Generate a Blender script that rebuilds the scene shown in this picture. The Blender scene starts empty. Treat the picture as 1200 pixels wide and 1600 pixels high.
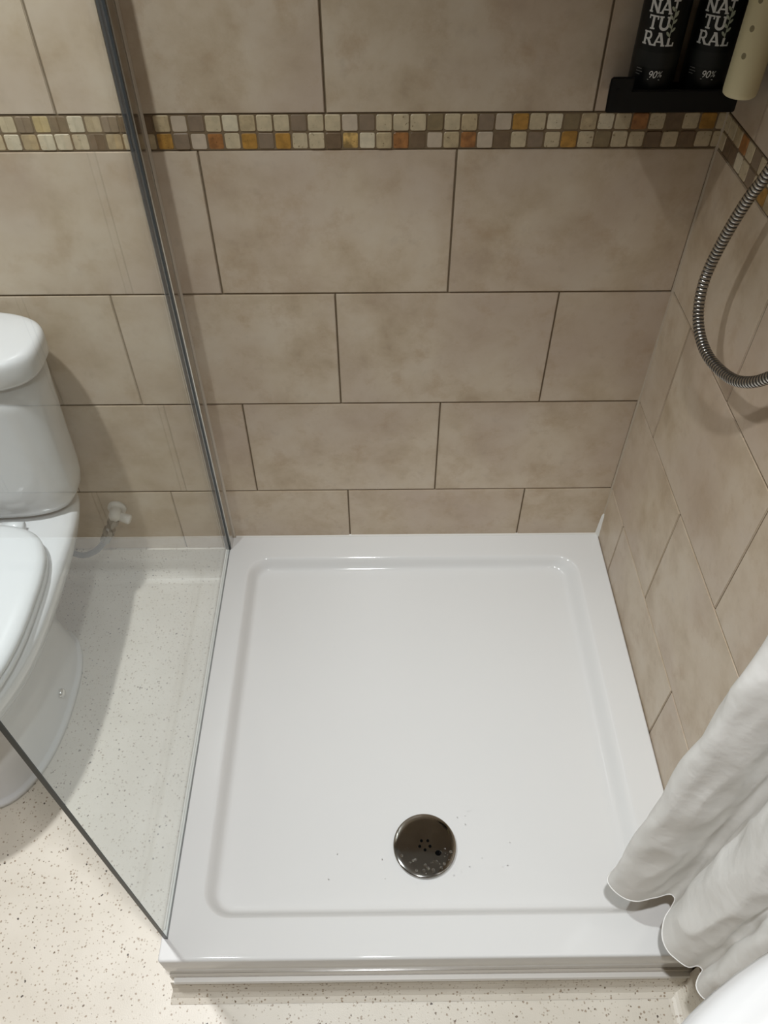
import bpy, bmesh, math, random
from mathutils import Vector, Matrix, noise as mnoise
random.seed(7)
PI = math.pi
scene = bpy.context.scene
C = scene.collection

# ------------------------------------------------------------------ camera
F_PX, IMG_W, IMG_H = 1212.08, 1200, 1600
cam_data = bpy.data.cameras.new('camera')
cam_data.sensor_fit = 'VERTICAL'
cam_data.sensor_height = 32.0
cam_data.lens = F_PX / IMG_H * 32.0
cam_data.clip_start = 0.02
cam = bpy.data.objects.new('camera', cam_data)
cam.location = (-0.5284, -1.2233, 1.5655)
cam.rotation_euler = (math.radians(42.44), math.radians(0.0964), math.radians(-0.5889))
C.objects.link(cam)
scene.camera = cam

# ------------------------------------------------------------------ world, lamps, exposure
world = bpy.data.worlds.new('world')
world.use_nodes = True
world.node_tree.nodes['Background'].inputs[0].default_value = (0.9, 0.92, 1.0, 1)
world.node_tree.nodes['Background'].inputs[1].default_value = 0.05
scene.world = world

def downlight(name, loc, power, color, cone, radius=0.035, blend=1.0):
    d = bpy.data.lights.new(name, 'SPOT')
    d.energy = power
    d.color = color
    d.spot_size = math.radians(cone)
    d.spot_blend = blend
    d.shadow_soft_size = radius
    o = bpy.data.objects.new(name, d)
    o.location = loc
    C.objects.link(o)
    return o

downlight('downlight_basin', (-0.58, -1.13, 2.385), 110.0, (0.965, 0.985, 1.0), 89)
downlight('downlight_toilet', (-1.20, -0.56, 2.385), 128.0, (0.965, 0.988, 1.0), 100)

scene.view_settings.view_transform = 'Standard'
scene.view_settings.look = 'None'
scene.view_settings.gamma = 1.0
scene.view_settings.use_curve_mapping = False
scene.view_settings.exposure = 0.0
scene.cycles.max_bounces = 10
scene.cycles.diffuse_bounces = 6
scene.cycles.glossy_bounces = 5
scene.cycles.transparent_max_bounces = 16
scene.cycles.sample_clamp_indirect = 6.0
scene.cycles.caustics_reflective = True

# ------------------------------------------------------------------ node helpers
def new_mat(name):
    m = bpy.data.materials.new(name)
    m.use_nodes = True
    nt = m.node_tree
    return m, nt, nt.nodes['Principled BSDF']

def plain(name, color, rough=0.4, metal=0.0, spec=0.5, coat=0.0, ior=1.5):
    m, nt, b = new_mat(name)
    b.inputs['Base Color'].default_value = (*color, 1)
    b.inputs['Roughness'].default_value = rough
    b.inputs['Metallic'].default_value = metal
    b.inputs['Specular IOR Level'].default_value = spec
    b.inputs['Coat Weight'].default_value = coat
    b.inputs['IOR'].default_value = ior
    return m

def N(nt, typ, **kw):
    n = nt.nodes.new(typ)
    for k, v in kw.items():
        setattr(n, k, v)
    return n

def ramp(nt, stops):
    r = N(nt, 'ShaderNodeValToRGB')
    e = r.color_ramp.elements
    e[0].position, e[0].color = stops[0][0], (*stops[0][1], 1)
    e[1].position, e[1].color = stops[-1][0], (*stops[-1][1], 1)
    for p, c in stops[1:-1]:
        x = e.new(p)
        x.color = (*c, 1)
    return r

def rand_coords(nt, amount=40.0):
    tc = N(nt, 'ShaderNodeTexCoord')
    oi = N(nt, 'ShaderNodeObjectInfo')
    mul = N(nt, 'ShaderNodeMath', operation='MULTIPLY')
    mul.inputs[1].default_value = amount
    nt.links.new(oi.outputs['Random'], mul.inputs[0])
    add = N(nt, 'ShaderNodeVectorMath', operation='ADD')
    nt.links.new(tc.outputs['Object'], add.inputs[0])
    nt.links.new(mul.outputs[0], add.inputs[1])
    return add.outputs[0]

# ------------------------------------------------------------------ materials
def mat_tile():
    m, nt, b = new_mat('beige_tile')
    co = rand_coords(nt)
    n1 = N(nt, 'ShaderNodeTexNoise')
    n1.inputs['Scale'].default_value = 11.0
    n1.inputs['Detail'].default_value = 8.0
    n1.inputs['Roughness'].default_value = 0.60
    n1.inputs['Distortion'].default_value = 0.15
    nt.links.new(co, n1.inputs['Vector'])
    r1 = ramp(nt, [(0.30, (0.418, 0.324, 0.222)), (0.42, (0.490, 0.395, 0.285)), (0.53, (0.545, 0.452, 0.342)), (0.68, (0.580, 0.496, 0.392))])
    nt.links.new(n1.outputs['Fac'], r1.inputs[0])
    n2 = N(nt, 'ShaderNodeTexNoise')
    n2.inputs['Scale'].default_value = 4.0
    n2.inputs['Detail'].default_value = 3.0
    add = N(nt, 'ShaderNodeVectorMath', operation='ADD')
    add.inputs[1].default_value = (13.1, 4.7, 9.2)
    nt.links.new(co, add.inputs[0])
    nt.links.new(add.outputs[0], n2.inputs['Vector'])
    r2 = ramp(nt, [(0.42, (0, 0, 0)), (0.68, (1, 1, 1))])
    nt.links.new(n2.outputs['Fac'], r2.inputs[0])
    mul = N(nt, 'ShaderNodeMath', operation='MULTIPLY')
    mul.inputs[1].default_value = 0.55
    nt.links.new(r2.outputs[0], mul.inputs[0])
    mx = N(nt, 'ShaderNodeMix', data_type='RGBA')
    mx.inputs[7].default_value = (0.455, 0.355, 0.290, 1)
    nt.links.new(mul.outputs[0], mx.inputs[0])
    nt.links.new(r1.outputs[0], mx.inputs[6])
    # warm tan patches
    n4 = N(nt, 'ShaderNodeTexNoise')
    n4.inputs['Scale'].default_value = 17.0
    n4.inputs['Detail'].default_value = 7.0
    n4.inputs['Roughness'].default_value = 0.68
    add4 = N(nt, 'ShaderNodeVectorMath', operation='ADD')
    add4.inputs[1].default_value = (31.7, 8.1, 22.4)
    nt.links.new(co, add4.inputs[0])
    nt.links.new(add4.outputs[0], n4.inputs['Vector'])
    r4 = ramp(nt, [(0.53, (0, 0, 0)), (0.72, (0.62, 0.62, 0.62))])
    nt.links.new(n4.outputs['Fac'], r4.inputs[0])
    mx4 = N(nt, 'ShaderNodeMix', data_type='RGBA')
    mx4.inputs[7].default_value = (0.405, 0.290, 0.185, 1)
    nt.links.new(r4.outputs[0], mx4.inputs[0])
    nt.links.new(mx.outputs[2], mx4.inputs[6])
    # fine scuffs
    n3 = N(nt, 'ShaderNodeTexNoise')
    n3.inputs['Scale'].default_value = 45.0
    n3.inputs['Detail'].default_value = 4.0
    nt.links.new(co, n3.inputs['Vector'])
    r3 = ramp(nt, [(0.60, (0, 0, 0)), (0.78, (0.22, 0.22, 0.22))])
    nt.links.new(n3.outputs['Fac'], r3.inputs[0])
    mx2 = N(nt, 'ShaderNodeMix', data_type='RGBA')
    mx2.inputs[7].default_value = (0.30, 0.235, 0.18, 1)
    nt.links.new(r3.outputs[0], mx2.inputs[0])
    nt.links.new(mx4.outputs[2], mx2.inputs[6])
    nt.links.new(mx2.outputs[2], b.inputs['Base Color'])
    b.inputs['Roughness'].default_value = 0.36
    b.inputs['Specular IOR Level'].default_value = 0.4
    bp = N(nt, 'ShaderNodeBump')
    bp.inputs['Strength'].default_value = 0.05
    bp.inputs['Distance'].default_value = 0.002
    nt.links.new(n1.outputs['Fac'], bp.inputs['Height'])
    nt.links.new(bp.outputs[0], b.inputs['Normal'])
    return m

def mat_stone(name, c, var=0.2, pits=True):
    m, nt, b = new_mat(name)
    co = rand_coords(nt, 9.0)
    n1 = N(nt, 'ShaderNodeTexNoise')
    n1.inputs['Scale'].default_value = 90.0
    n1.inputs['Detail'].default_value = 5.0
    nt.links.new(co, n1.inputs['Vector'])
    lo = tuple(x * (1 - var) for x in c)
    hi = tuple(min(1, x * (1 + var)) for x in c)
    r1 = ramp(nt, [(0.35, lo), (0.65, hi)])
    nt.links.new(n1.outputs['Fac'], r1.inputs[0])
    col = r1.outputs[0]
    if pits:
        v = N(nt, 'ShaderNodeTexNoise')
        v.inputs['Scale'].default_value = 260.0
        v.inputs['Detail'].default_value = 2.0
        nt.links.new(co, v.inputs['Vector'])
        r2 = ramp(nt, [(0.66, (0, 0, 0)), (0.74, (1, 1, 1))])
        nt.links.new(v.outputs['Fac'], r2.inputs[0])
        mx = N(nt, 'ShaderNodeMix', data_type='RGBA')
        mx.inputs[7].default_value = (c[0] * 0.45, c[1] * 0.4, c[2] * 0.33, 1)
        nt.links.new(r2.outputs[0], mx.inputs[0])
        nt.links.new(col, mx.inputs[6])
        col = mx.outputs[2]
    nt.links.new(col, b.inputs['Base Color'])
    b.inputs['Roughness'].default_value = 0.42
    return m

def mat_floor():
    m, nt, b = new_mat('speckled_vinyl')
    tc = N(nt, 'ShaderNodeTexCoord')
    big = N(nt, 'ShaderNodeTexNoise')
    big.inputs['Scale'].default_value = 9.0
    big.inputs['Detail'].default_value = 6.0
    nt.links.new(tc.outputs['Object'], big.inputs['Vector'])
    r0 = ramp(nt, [(0.3, (0.585, 0.535, 0.455)), (0.7, (0.66, 0.61, 0.53))])
    nt.links.new(big.outputs['Fac'], r0.inputs[0])
    col = r0.outputs[0]
    def specks(scale, rad, keep, color, prev, seed):
        mp = N(nt, 'ShaderNodeMapping')
        mp.inputs['Location'].default_value = (seed, seed * 0.7, seed * 1.3)
        nt.links.new(tc.outputs['Object'], mp.inputs['Vector'])
        wob = N(nt, 'ShaderNodeTexNoise')
        wob.inputs['Scale'].default_value = scale * 2.2
        nt.links.new(mp.outputs[0], wob.inputs['Vector'])
        sc_ = N(nt, 'ShaderNodeVectorMath', operation='SCALE')
        sc_.inputs['Scale'].default_value = 0.45 / scale
        nt.links.new(wob.outputs['Color'], sc_.inputs[0])
        ad = N(nt, 'ShaderNodeVectorMath', operation='ADD')
        nt.links.new(mp.outputs[0], ad.inputs[0])
        nt.links.new(sc_.outputs[0], ad.inputs[1])
        v = N(nt, 'ShaderNodeTexVoronoi')
        v.inputs['Scale'].default_value = scale
        nt.links.new(ad.outputs[0], v.inputs['Vector'])
        lt = N(nt, 'ShaderNodeMath', operation='LESS_THAN')
        lt.inputs[1].default_value = rad
        nt.links.new(v.outputs['Distance'], lt.inputs[0])
        sp = N(nt, 'ShaderNodeSeparateColor')
        nt.links.new(v.outputs['Color'], sp.inputs[0])
        l2 = N(nt, 'ShaderNodeMath', operation='LESS_THAN')
        l2.inputs[1].default_value = keep
        nt.links.new(sp.outputs[0], l2.inputs[0])
        mu = N(nt, 'ShaderNodeMath', operation='MULTIPLY')
        nt.links.new(lt.outputs[0], mu.inputs[0])
        nt.links.new(l2.outputs[0], mu.inputs[1])
        mx = N(nt, 'ShaderNodeMix', data_type='RGBA')
        mx.inputs[7].default_value = (*color, 1)
        nt.links.new(mu.outputs[0], mx.inputs[0])
        nt.links.new(prev, mx.inputs[6])
        return mx.outputs[2]
    col = specks(210.0, 0.30, 0.30, (0.46, 0.40, 0.32), col, 3.1)
    col = specks(150.0, 0.28, 0.22, (0.34, 0.27, 0.20), col, 7.7)
    col = specks(95.0, 0.165, 0.24, (0.17, 0.125, 0.085), col, 1.3)
    col = specks(70.0, 0.135, 0.18, (0.075, 0.055, 0.042), col, 5.9)
    nt.links.new(col, b.inputs['Base Color'])
    b.inputs['Roughness'].default_value = 0.38
    b.inputs['Specular IOR Level'].default_value = 0.45
    nb = N(nt, 'ShaderNodeTexNoise')
    nb.inputs['Scale'].default_value = 420.0
    nt.links.new(tc.outputs['Object'], nb.inputs['Vector'])
    bp = N(nt, 'ShaderNodeBump')
    bp.inputs['Strength'].default_value = 0.22
    bp.inputs['Distance'].default_value = 0.001
    nt.links.new(nb.outputs['Fac'], bp.inputs['Height'])
    nt.links.new(bp.outputs[0], b.inputs['Normal'])
    return m

def mat_glass():
    # flat pane: light goes straight through, a Fresnel share mirrors off both faces
    m, nt, b = new_mat('screen_glass')
    nt.nodes.remove(b)
    out = nt.nodes['Material Output']
    tr = N(nt, 'ShaderNodeBsdfTransparent')
    tr.inputs[0].default_value = (0.968, 0.990, 0.990, 1)
    gl = N(nt, 'ShaderNodeBsdfGlossy')
    gl.inputs['Roughness'].default_value = 0.0
    gl.inputs[0].default_value = (1, 1, 1, 1)
    lw = N(nt, 'ShaderNodeLayerWeight')
    lw.inputs['Blend'].default_value = 0.5
    pw = N(nt, 'ShaderNodeMath', operation='POWER')
    pw.inputs[1].default_value = 5.0
    nt.links.new(lw.outputs['Facing'], pw.inputs[0])
    ma = N(nt, 'ShaderNodeMath', operation='MULTIPLY_ADD')
    ma.inputs[1].default_value = 0.95
    ma.inputs[2].default_value = 0.042
    nt.links.new(pw.outputs[0], ma.inputs[0])
    mx = N(nt, 'ShaderNodeMixShader')
    nt.links.new(ma.outputs[0], mx.inputs[0])
    nt.links.new(tr.outputs[0], mx.inputs[1])
    nt.links.new(gl.outputs[0], mx.inputs[2])
    nt.links.new(mx.outputs[0], out.inputs[0])
    return m

def mat_curtain():
    m, nt, b = new_mat('curtain_fabric')
    out = nt.nodes['Material Output']
    b.inputs['Base Color'].default_value = (0.93, 0.92, 0.895, 1)
    b.inputs['Roughness'].default_value = 0.55
    b.inputs['Specular IOR Level'].default_value = 0.25
    t = N(nt, 'ShaderNodeBsdfTranslucent')
    t.inputs[0].default_value = (0.88, 0.86, 0.83, 1)
    mx = N(nt, 'ShaderNodeMixShader')
    mx.inputs[0].default_value = 0.14
    nt.links.new(b.outputs[0], mx.inputs[1])
    nt.links.new(t.outputs[0], mx.inputs[2])
    nt.links.new(mx.outputs[0], out.inputs[0])
    tc = N(nt, 'ShaderNodeTexCoord')
    n = N(nt, 'ShaderNodeTexNoise')
    n.inputs['Scale'].default_value = 26.0
    n.inputs['Detail'].default_value = 4.0
    nt.links.new(tc.outputs['Object'], n.inputs['Vector'])
    bp = N(nt, 'ShaderNodeBump')
    bp.inputs['Strength'].default_value = 0.35
    bp.inputs['Distance'].default_value = 0.006
    nt.links.new(n.outputs['Fac'], bp.inputs['Height'])
    nt.links.new(bp.outputs[0], b.inputs['Normal'])
    return m

def mat_tray():
    m, nt, b = new_mat('white_acrylic')
    b.inputs['Base Color'].default_value = (0.715, 0.71, 0.70, 1)
    b.inputs['Roughness'].default_value = 0.16
    b.inputs['Specular IOR Level'].default_value = 0.5
    tc = N(nt, 'ShaderNodeTexCoord')
    n = N(nt, 'ShaderNodeTexNoise')
    n.inputs['Scale'].default_value = 5.0
    n.inputs['Detail'].default_value = 3.0
    nt.links.new(tc.outputs['Object'], n.inputs['Vector'])
    r = ramp(nt, [(0.35, (0.05, 0.05, 0.05)), (0.7, (0.095, 0.095, 0.095))])
    nt.links.new(n.outputs['Fac'], r.inputs[0])
    nt.links.new(r.outputs[0], b.inputs['Roughness'])
    return m

M = dict(
    tile=mat_tile(), floor=mat_floor(), glass=mat_glass(), curtain=mat_curtain(), tray=mat_tray(),
    grout=plain('brown_grout', (0.165, 0.122, 0.075), 0.9),
    grout_light=plain('mosaic_grout', (0.170, 0.118, 0.066), 0.9),
    ceramic=plain('white_ceramic', (0.655, 0.655, 0.655), 0.10, coat=0.3),
    seat=plain('white_seat_plastic', (0.70, 0.71, 0.715), 0.18),
    silicone=plain('white_silicone', (0.74, 0.72, 0.68), 0.35),
    caulk=plain('beige_caulk', (0.42, 0.345, 0.262), 0.5),
    seal=plain('beige_sealant', (0.52, 0.46, 0.38), 0.4),
    plinth=plain('tray_edge_strip', (0.52, 0.48, 0.42), 0.22),
    chrome=plain('chrome', (0.78, 0.78, 0.77), 0.14, 1.0),
    hosemetal=plain('hose_steel', (0.44, 0.415, 0.38), 0.24, 1.0),
    hosegroove=plain('hose_groove', (0.050, 0.045, 0.040), 0.45, 0.5),
    drain=plain('gunmetal_chrome', (0.47, 0.46, 0.44), 0.07, 1.0),
    hole=plain('dark_hole', (0.003, 0.003, 0.003), 1.0, spec=0.0),
    alu=plain('profile_aluminium', (0.66, 0.64, 0.61), 0.22, 1.0),
    gasket=plain('dark_gasket', (0.060, 0.066, 0.070), 0.25),
    glassedge=plain('glass_cut_edge', (0.012, 0.016, 0.014), 0.30, spec=0.22),
    black=plain('black_plastic', (0.0045, 0.0045, 0.0042), 0.45, spec=0.22),
    bottle=plain('black_bottle', (0.0050, 0.0055, 0.0055), 0.40, spec=0.25),
    band=plain('bottle_band', (0.013, 0.014, 0.013), 0.45, spec=0.25),
    ink=plain('white_print', (0.62, 0.62, 0.60), 0.6),
    inkgrey=plain('grey_print', (0.16, 0.16, 0.15), 0.6),
    leaf=plain('leaf_print', (0.36, 0.39, 0.30), 0.6),
    cream=plain('cream_plastic', (0.70, 0.63, 0.40), 0.42),
    paint=plain('wall_paint', (0.42, 0.37, 0.31), 0.7),
    ceil=plain('ceiling_paint', (0.60, 0.60, 0.59), 0.9),
    braid=plain('braided_steel', (0.20, 0.195, 0.18), 0.30, 1.0),
    pipe=plain('grey_hose_plastic', (0.10, 0.10, 0.105), 0.45),
    valve=plain('white_valve_plastic', (0.72, 0.71, 0.68), 0.35),
)
def mat_water():
    m, nt, b = new_mat('water')
    b.inputs['Base Color'].default_value = (1, 1, 1, 1)
    b.inputs['Roughness'].default_value = 0.07
    b.inputs['IOR'].default_value = 1.33
    b.inputs['Transmission Weight'].default_value = 1.0
    return m
M['water'] = mat_water()

# ------------------------------------------------------------------ mesh helpers
def obj(name, verts, faces, mat, parent=None, smooth=False, loc=(0, 0, 0)):
    me = bpy.data.meshes.new(name)
    me.from_pydata([tuple(v) for v in verts], [], faces)
    me.update()
    bm = bmesh.new()
    bm.from_mesh(me)
    bmesh.ops.recalc_face_normals(bm, faces=bm.faces)
    bm.to_mesh(me)
    bm.free()
    if mat:
        me.materials.append(mat)
    if smooth:
        for p in me.polygons:
            p.use_smooth = True
    o = bpy.data.objects.new(name, me)
    o.location = loc
    C.objects.link(o)
    if parent:
        o.parent = parent
    return o

def tag(o, label=None, cat=None, group=None, kind=None):
    if label: o['label'] = label
    if cat: o['category'] = cat
    if group: o['group'] = group
    if kind: o['kind'] = kind
    return o

def empty(name, loc=(0, 0, 0)):
    o = bpy.data.objects.new(name, None)
    o.location = loc
    o.empty_display_size = 0.05
    C.objects.link(o)
    return o

def part(name, verts, faces, mat, root, smooth=False, under=None):
    """part given in world coordinates, stored relative to its root empty"""
    l = root.location
    return obj(name, [(v[0] - l.x, v[1] - l.y, v[2] - l.z) for v in verts], faces, mat, under or root, smooth)

def box_vf(x0, x1, y0, y1, z0, z1):
    v = [(x0, y0, z0), (x1, y0, z0), (x1, y1, z0), (x0, y1, z0), (x0, y0, z1), (x1, y0, z1), (x1, y1, z1), (x0, y1, z1)]
    f = [(0, 3, 2, 1), (4, 5, 6, 7), (0, 1, 5, 4), (1, 2, 6, 5), (2, 3, 7, 6), (3, 0, 4, 7)]
    return v, f

def bevel_obj(o, width, seg=2):
    bm = bmesh.new()
    bm.from_mesh(o.data)
    bmesh.ops.bevel(bm, geom=list(bm.edges), offset=width, segments=seg, affect='EDGES', clamp_overlap=True)
    bm.to_mesh(o.data)
    bm.free()
    return o

def loft(rings, cap0=True, cap1=True, closed=True):
    v, f = [], []
    n = len(rings[0])
    for r in rings:
        v += list(r)
    for i in range(len(rings) - 1):
        for j in range(n if closed else n - 1):
            a, b = i * n + j, i * n + (j + 1) % n
            f.append((a, b, b + n, a + n))
    if cap0:
        f.append(tuple(range(n))[::-1])
    if cap1:
        f.append(tuple((len(rings) - 1) * n + j for j in range(n)))
    return v, f

def join_vf(parts):
    V, Fs = [], []
    for v, f in parts:
        k = len(V)
        V += list(v)
        Fs += [tuple(i + k for i in q) for q in f]
    return V, Fs

def disc_ring(cx, cy, z, r, n=48):
    return [(cx + r * math.cos(2 * PI * i / n), cy + r * math.sin(2 * PI * i / n), z) for i in range(n)]

def frames_along(pts):
    """parallel transport frames"""
    P = [Vector(p) for p in pts]
    T = []
    for i in range(len(P)):
        a, b = P[max(0, i - 1)], P[min(len(P) - 1, i + 1)]
        T.append((b - a).normalized())
    u = T[0].orthogonal().normalized()
    out = []
    for i, t in enumerate(T):
        u = (u - t * u.dot(t)).normalized()
        out.append((P[i], t, u, t.cross(u)))
    return out

def catmull(pts, step):
    P = [Vector(p) for p in pts]
    P = [2 * P[0] - P[1]] + P + [2 * P[-1] - P[-2]]
    fine = []
    for i in range(1, len(P) - 2):
        for k in range(40):
            t = k / 40
            a, b, c, d = P[i - 1], P[i], P[i + 1], P[i + 2]
            fine.append(0.5 * ((2 * b) + (c - a) * t + (2 * a - 5 * b + 4 * c - d) * t * t + (3 * b - a - 3 * c + d) * t ** 3))
    fine.append(P[-2])
    out = [fine[0]]
    acc = 0.0
    for a, b in zip(fine, fine[1:]):
        L = (b - a).length
        while acc + L >= step:
            k = (step - acc) / L
            a = a.lerp(b, k)
            out.append(a.copy())
            L = (b - a).length
            acc = 0.0
        acc += L
    return out

def tube(pts, radii, n=14):
    fr = frames_along(pts)
    rings = []
    for i, (p, t, u, w) in enumerate(fr):
        r = radii[i] if isinstance(radii, (list, tuple)) else radii
        rings.append([p + u * (r * math.cos(2 * PI * k / n)) + w * (r * math.sin(2 * PI * k / n)) for k in range(n)])
    return loft(rings)

# ------------------------------------------------------------------ measures of the place
ZT = 0.144                      # top of the shower tray
Z1, H = 0.3020, 0.2523          # first tile joint, tile pitch
Z2, Z3, ZB = Z1 + H, Z1 + 2 * H, Z1 + 3 * H
ZM = ZB + 0.0522                # mosaic band
TW = 0.4015
X_LEFT, Y_FRONT, Z_CEIL = -1.90, -2.30, 2.40
GX0, GX1 = -0.8905, -0.8845     # glass pane faces
GY1 = -0.8757

# ------------------------------------------------------------------ setting
def struct(name, vf, mat, label=None):
    o = obj(name, vf[0], vf[1], mat)
    tag(o, label, None, None, 'structure')
    return o

floor = struct('floor', box_vf(X_LEFT, 0.0, Y_FRONT, 0.0, -0.06, 0.0), M['floor'], 'cream speckled vinyl floor with brown and black flecks')
wall_back = struct('wall_back', box_vf(X_LEFT, 0.10, 0.0022, 0.10, -0.06, Z_CEIL), M['grout'], 'beige tiled back wall with a mosaic border')
wall_right = struct('wall_right', box_vf(0.0022, 0.10, Y_FRONT, 0.0022, -0.06, Z_CEIL), M['grout'], 'beige tiled right wall beside the shower tray')
struct('wall_left', box_vf(X_LEFT - 0.1, X_LEFT, Y_FRONT, 0.10, -0.06, Z_CEIL), M['paint'], 'plain beige left wall')
struct('wall_front', box_vf(X_LEFT - 0.1, 0.10, Y_FRONT - 0.1, Y_FRONT, -0.06, Z_CEIL), M['paint'], 'plain beige wall behind the viewer')
struct('ceiling', box_vf(X_LEFT - 0.1, 0.10, Y_FRONT - 0.1, 0.10, Z_CEIL, Z_CEIL + 0.1), M['ceil'], 'plain white ceiling')

# large wall tiles, one object each
def tile_mesh(w, h, t=0.009, bev=0.0012):
    v, f = box_vf(-w / 2, w / 2, 0, t, -h / 2, h / 2)
    me = bpy.data.meshes.new('tile')
    me.from_pydata(v, [], f)
    bm = bmesh.new()
    bm.from_mesh(me)
    bmesh.ops.recalc_face_normals(bm, faces=bm.faces)
    ed = [e for e in bm.edges if all(abs(x.co.y) < 1e-6 for x in e.verts)]
    bmesh.ops.bevel(bm, geom=ed, offset=bev, segments=2, affect='EDGES')
    bm.to_mesh(me)
    bm.free()
    me.materials.append(M['tile'])
    return me
TILE_CACHE = {}
GAP = 0.0031
def wall_tiles(wall, side, rows, lo, hi, low_z=None):
    """rows: (z0, z1, joint offset); run along x (back) or y (right), from lo to hi (<= 0)"""
    for z0, z1, off in rows:
        k = math.floor((lo - off) / TW)
        edges = []
        x = off + k * TW
        while x < hi + TW:
            edges.append(x)
            x += TW
        for a, b in zip(edges, edges[1:]):
            a2, b2 = max(a + GAP / 2, lo), min(b - GAP / 2, hi)
            if b2 - a2 < 0.004:
                continue
            h = z1 - z0 - GAP
            key = (round(b2 - a2, 4), round(h, 4))
            if key not in TILE_CACHE:
                TILE_CACHE[key] = tile_mesh(*key)
            o = bpy.data.objects.new('tile', TILE_CACHE[key])
            c, zc = (a2 + b2) / 2, (z0 + z1) / 2
            j = random.uniform(-0.0003, 0.0003)
            if side == 'back':
                o.location = (c, j, zc)
            else:
                o.location = (j, c, zc)
                o.rotation_euler = (0, 0, -PI / 2)
            C.objects.link(o)
            o.parent = wall
up_back, up_right = [], []
for i in range(6):
    z0, z1 = ZM + i * H, min(ZM + (i + 1) * H, Z_CEIL + GAP / 2)
    if z1 - z0 > 0.02:
        up_back.append((z0, z1, (-0.6038, -0.8045)[i % 2]))
        up_right.append((z0, z1, (-0.1145, -0.3095)[i % 2]))
wall_tiles(wall_back, 'back', [(0.102, Z1, -0.5997), (Z1, Z2, -0.8045), (Z2, Z3, -0.6044), (Z3, ZB, -0.8048)] + up_back, X_LEFT, 0.0)
wall_tiles(wall_right, 'right', [(0.102, Z1, -0.1148), (Z1, Z2, -0.3095), (Z2, Z3, -0.1123), (Z3, ZB, -0.3096)] + up_right, Y_FRONT, -0.001)

# mosaic border, one object for each little stone
STONE = {
    'C': mat_stone('stone_cream', (0.50, 0.412, 0.272), 0.10), 'W': mat_stone('stone_white', (0.60, 0.522, 0.380), 0.08),
    'T': mat_stone('stone_tan', (0.43, 0.335, 0.200), 0.14), 'P': mat_stone('stone_pinkish', (0.49, 0.402, 0.305), 0.06, False),
    'U': mat_stone('stone_taupe', (0.215, 0.156, 0.104), 0.08, False), 'B': mat_stone('stone_brown', (0.155, 0.100, 0.054), 0.12, False),
    'O': mat_stone('stone_olive', (0.215, 0.158, 0.082), 0.10, False), 'G': mat_stone('stone_gold', (0.36, 0.185, 0.032), 0.22),
    'R': mat_stone('stone_rust', (0.31, 0.130, 0.036), 0.28), 'X': mat_stone('stone_gold_fleck', (0.47, 0.30, 0.10), 0.5),
    'H': mat_stone('stone_ochre', (0.45, 0.335, 0.155), 0.12, False),
}
def stone_mesh(mat, w, h):
    r = 0.0026
    out = []
    for cx, cz, a0 in ((w / 2 - r, h / 2 - r, 0), (-w / 2 + r, h / 2 - r, 90), (-w / 2 + r, -h / 2 + r, 180), (w / 2 - r, -h / 2 + r, 270)):
        for k in (0, 45, 90):
            a = math.radians(a0 + k)
            out.append((cx + r * math.cos(a), cz + r * math.sin(a)))
    rings = [[(x, 0.008, z) for x, z in out], [(x, 0.0012, z) for x, z in out], [(x * 0.93, 0.0, z * 0.93) for x, z in out]]
    v, f = loft(rings, False, True)
    me = bpy.data.meshes.new('mosaic_stone')
    me.from_pydata(v, [], f)
    bm = bmesh.new(); bm.from_mesh(me); bmesh.ops.recalc_face_normals(bm, faces=bm.faces)
    bmesh.ops.reverse_faces(bm, faces=bm.faces) if sum(fa.normal.y for fa in bm.faces) > 0 else None
    bm.to_mesh(me); bm.free()
    me.materials.append(mat)
    return me
MP, MS = 0.0258, 0.0238
TOP = 'CGCBCRCWTOWCGPUTCOCCCUPCCUCCTWCUPTBBUTWBHUCCP'
BOT = 'CCBCBCCOCGCUCBPRTPBRTWXBCCGUGCRPUGTCTBCWWTWCC'
RTOP = 'CCTRCUCWGCTBCC'
RBOT = 'CBBWCUCGTCOCUC'
smeshes = {}
def mosaic(wall, side, lo, seqs, first):
    for row, seq in enumerate(seqs):
        zc = ZB + 0.0261 * (row + 0.5)
        x = 0.0 if side == 'back' else -0.001
        i = 0
        while x > lo + 0.01:
            w = (first if i == 0 else MS)
            code = seq[i] if i < len(seq) else random.choice('CCCCWWTTPUUBOGRX')
            key = (code, w)
            if key not in smeshes:
                smeshes[key] = stone_mesh(STONE[code], w, MS)
            o = bpy.data.objects.new('mosaic_stone', smeshes[key])
            j, t = random.uniform(-0.0008, 0.0006), random.uniform(-0.012, 0.012)
            c = x - w / 2 - 0.001
            if side == 'back':
                o.location = (c, j, zc + random.uniform(-0.0003, 0.0003))
                o.rotation_euler = (0, t, 0)
            else:
                o.location = (j, c, zc)
                o.rotation_euler = (0, t, -PI / 2)
            C.objects.link(o)
            o.parent = wall
            x -= w + (MP - MS)
            i += 1
mosaic(wall_back, 'back', X_LEFT, (BOT, TOP), 0.0112)
mosaic(wall_right, 'right', -1.30, (RBOT, RTOP), 0.0190)
# grout bed behind the mosaic
struct('trim_1', box_vf(X_LEFT, 0.0015, 0.0008, 0.004, ZB, ZM), M['grout_light'], 'brown grout bed of the back mosaic border')
struct('trim_2', box_vf(0.0008, 0.004, -1.30, 0.0005, ZB, ZM), M['grout_light'], 'brown grout bed of the right mosaic border')

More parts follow.
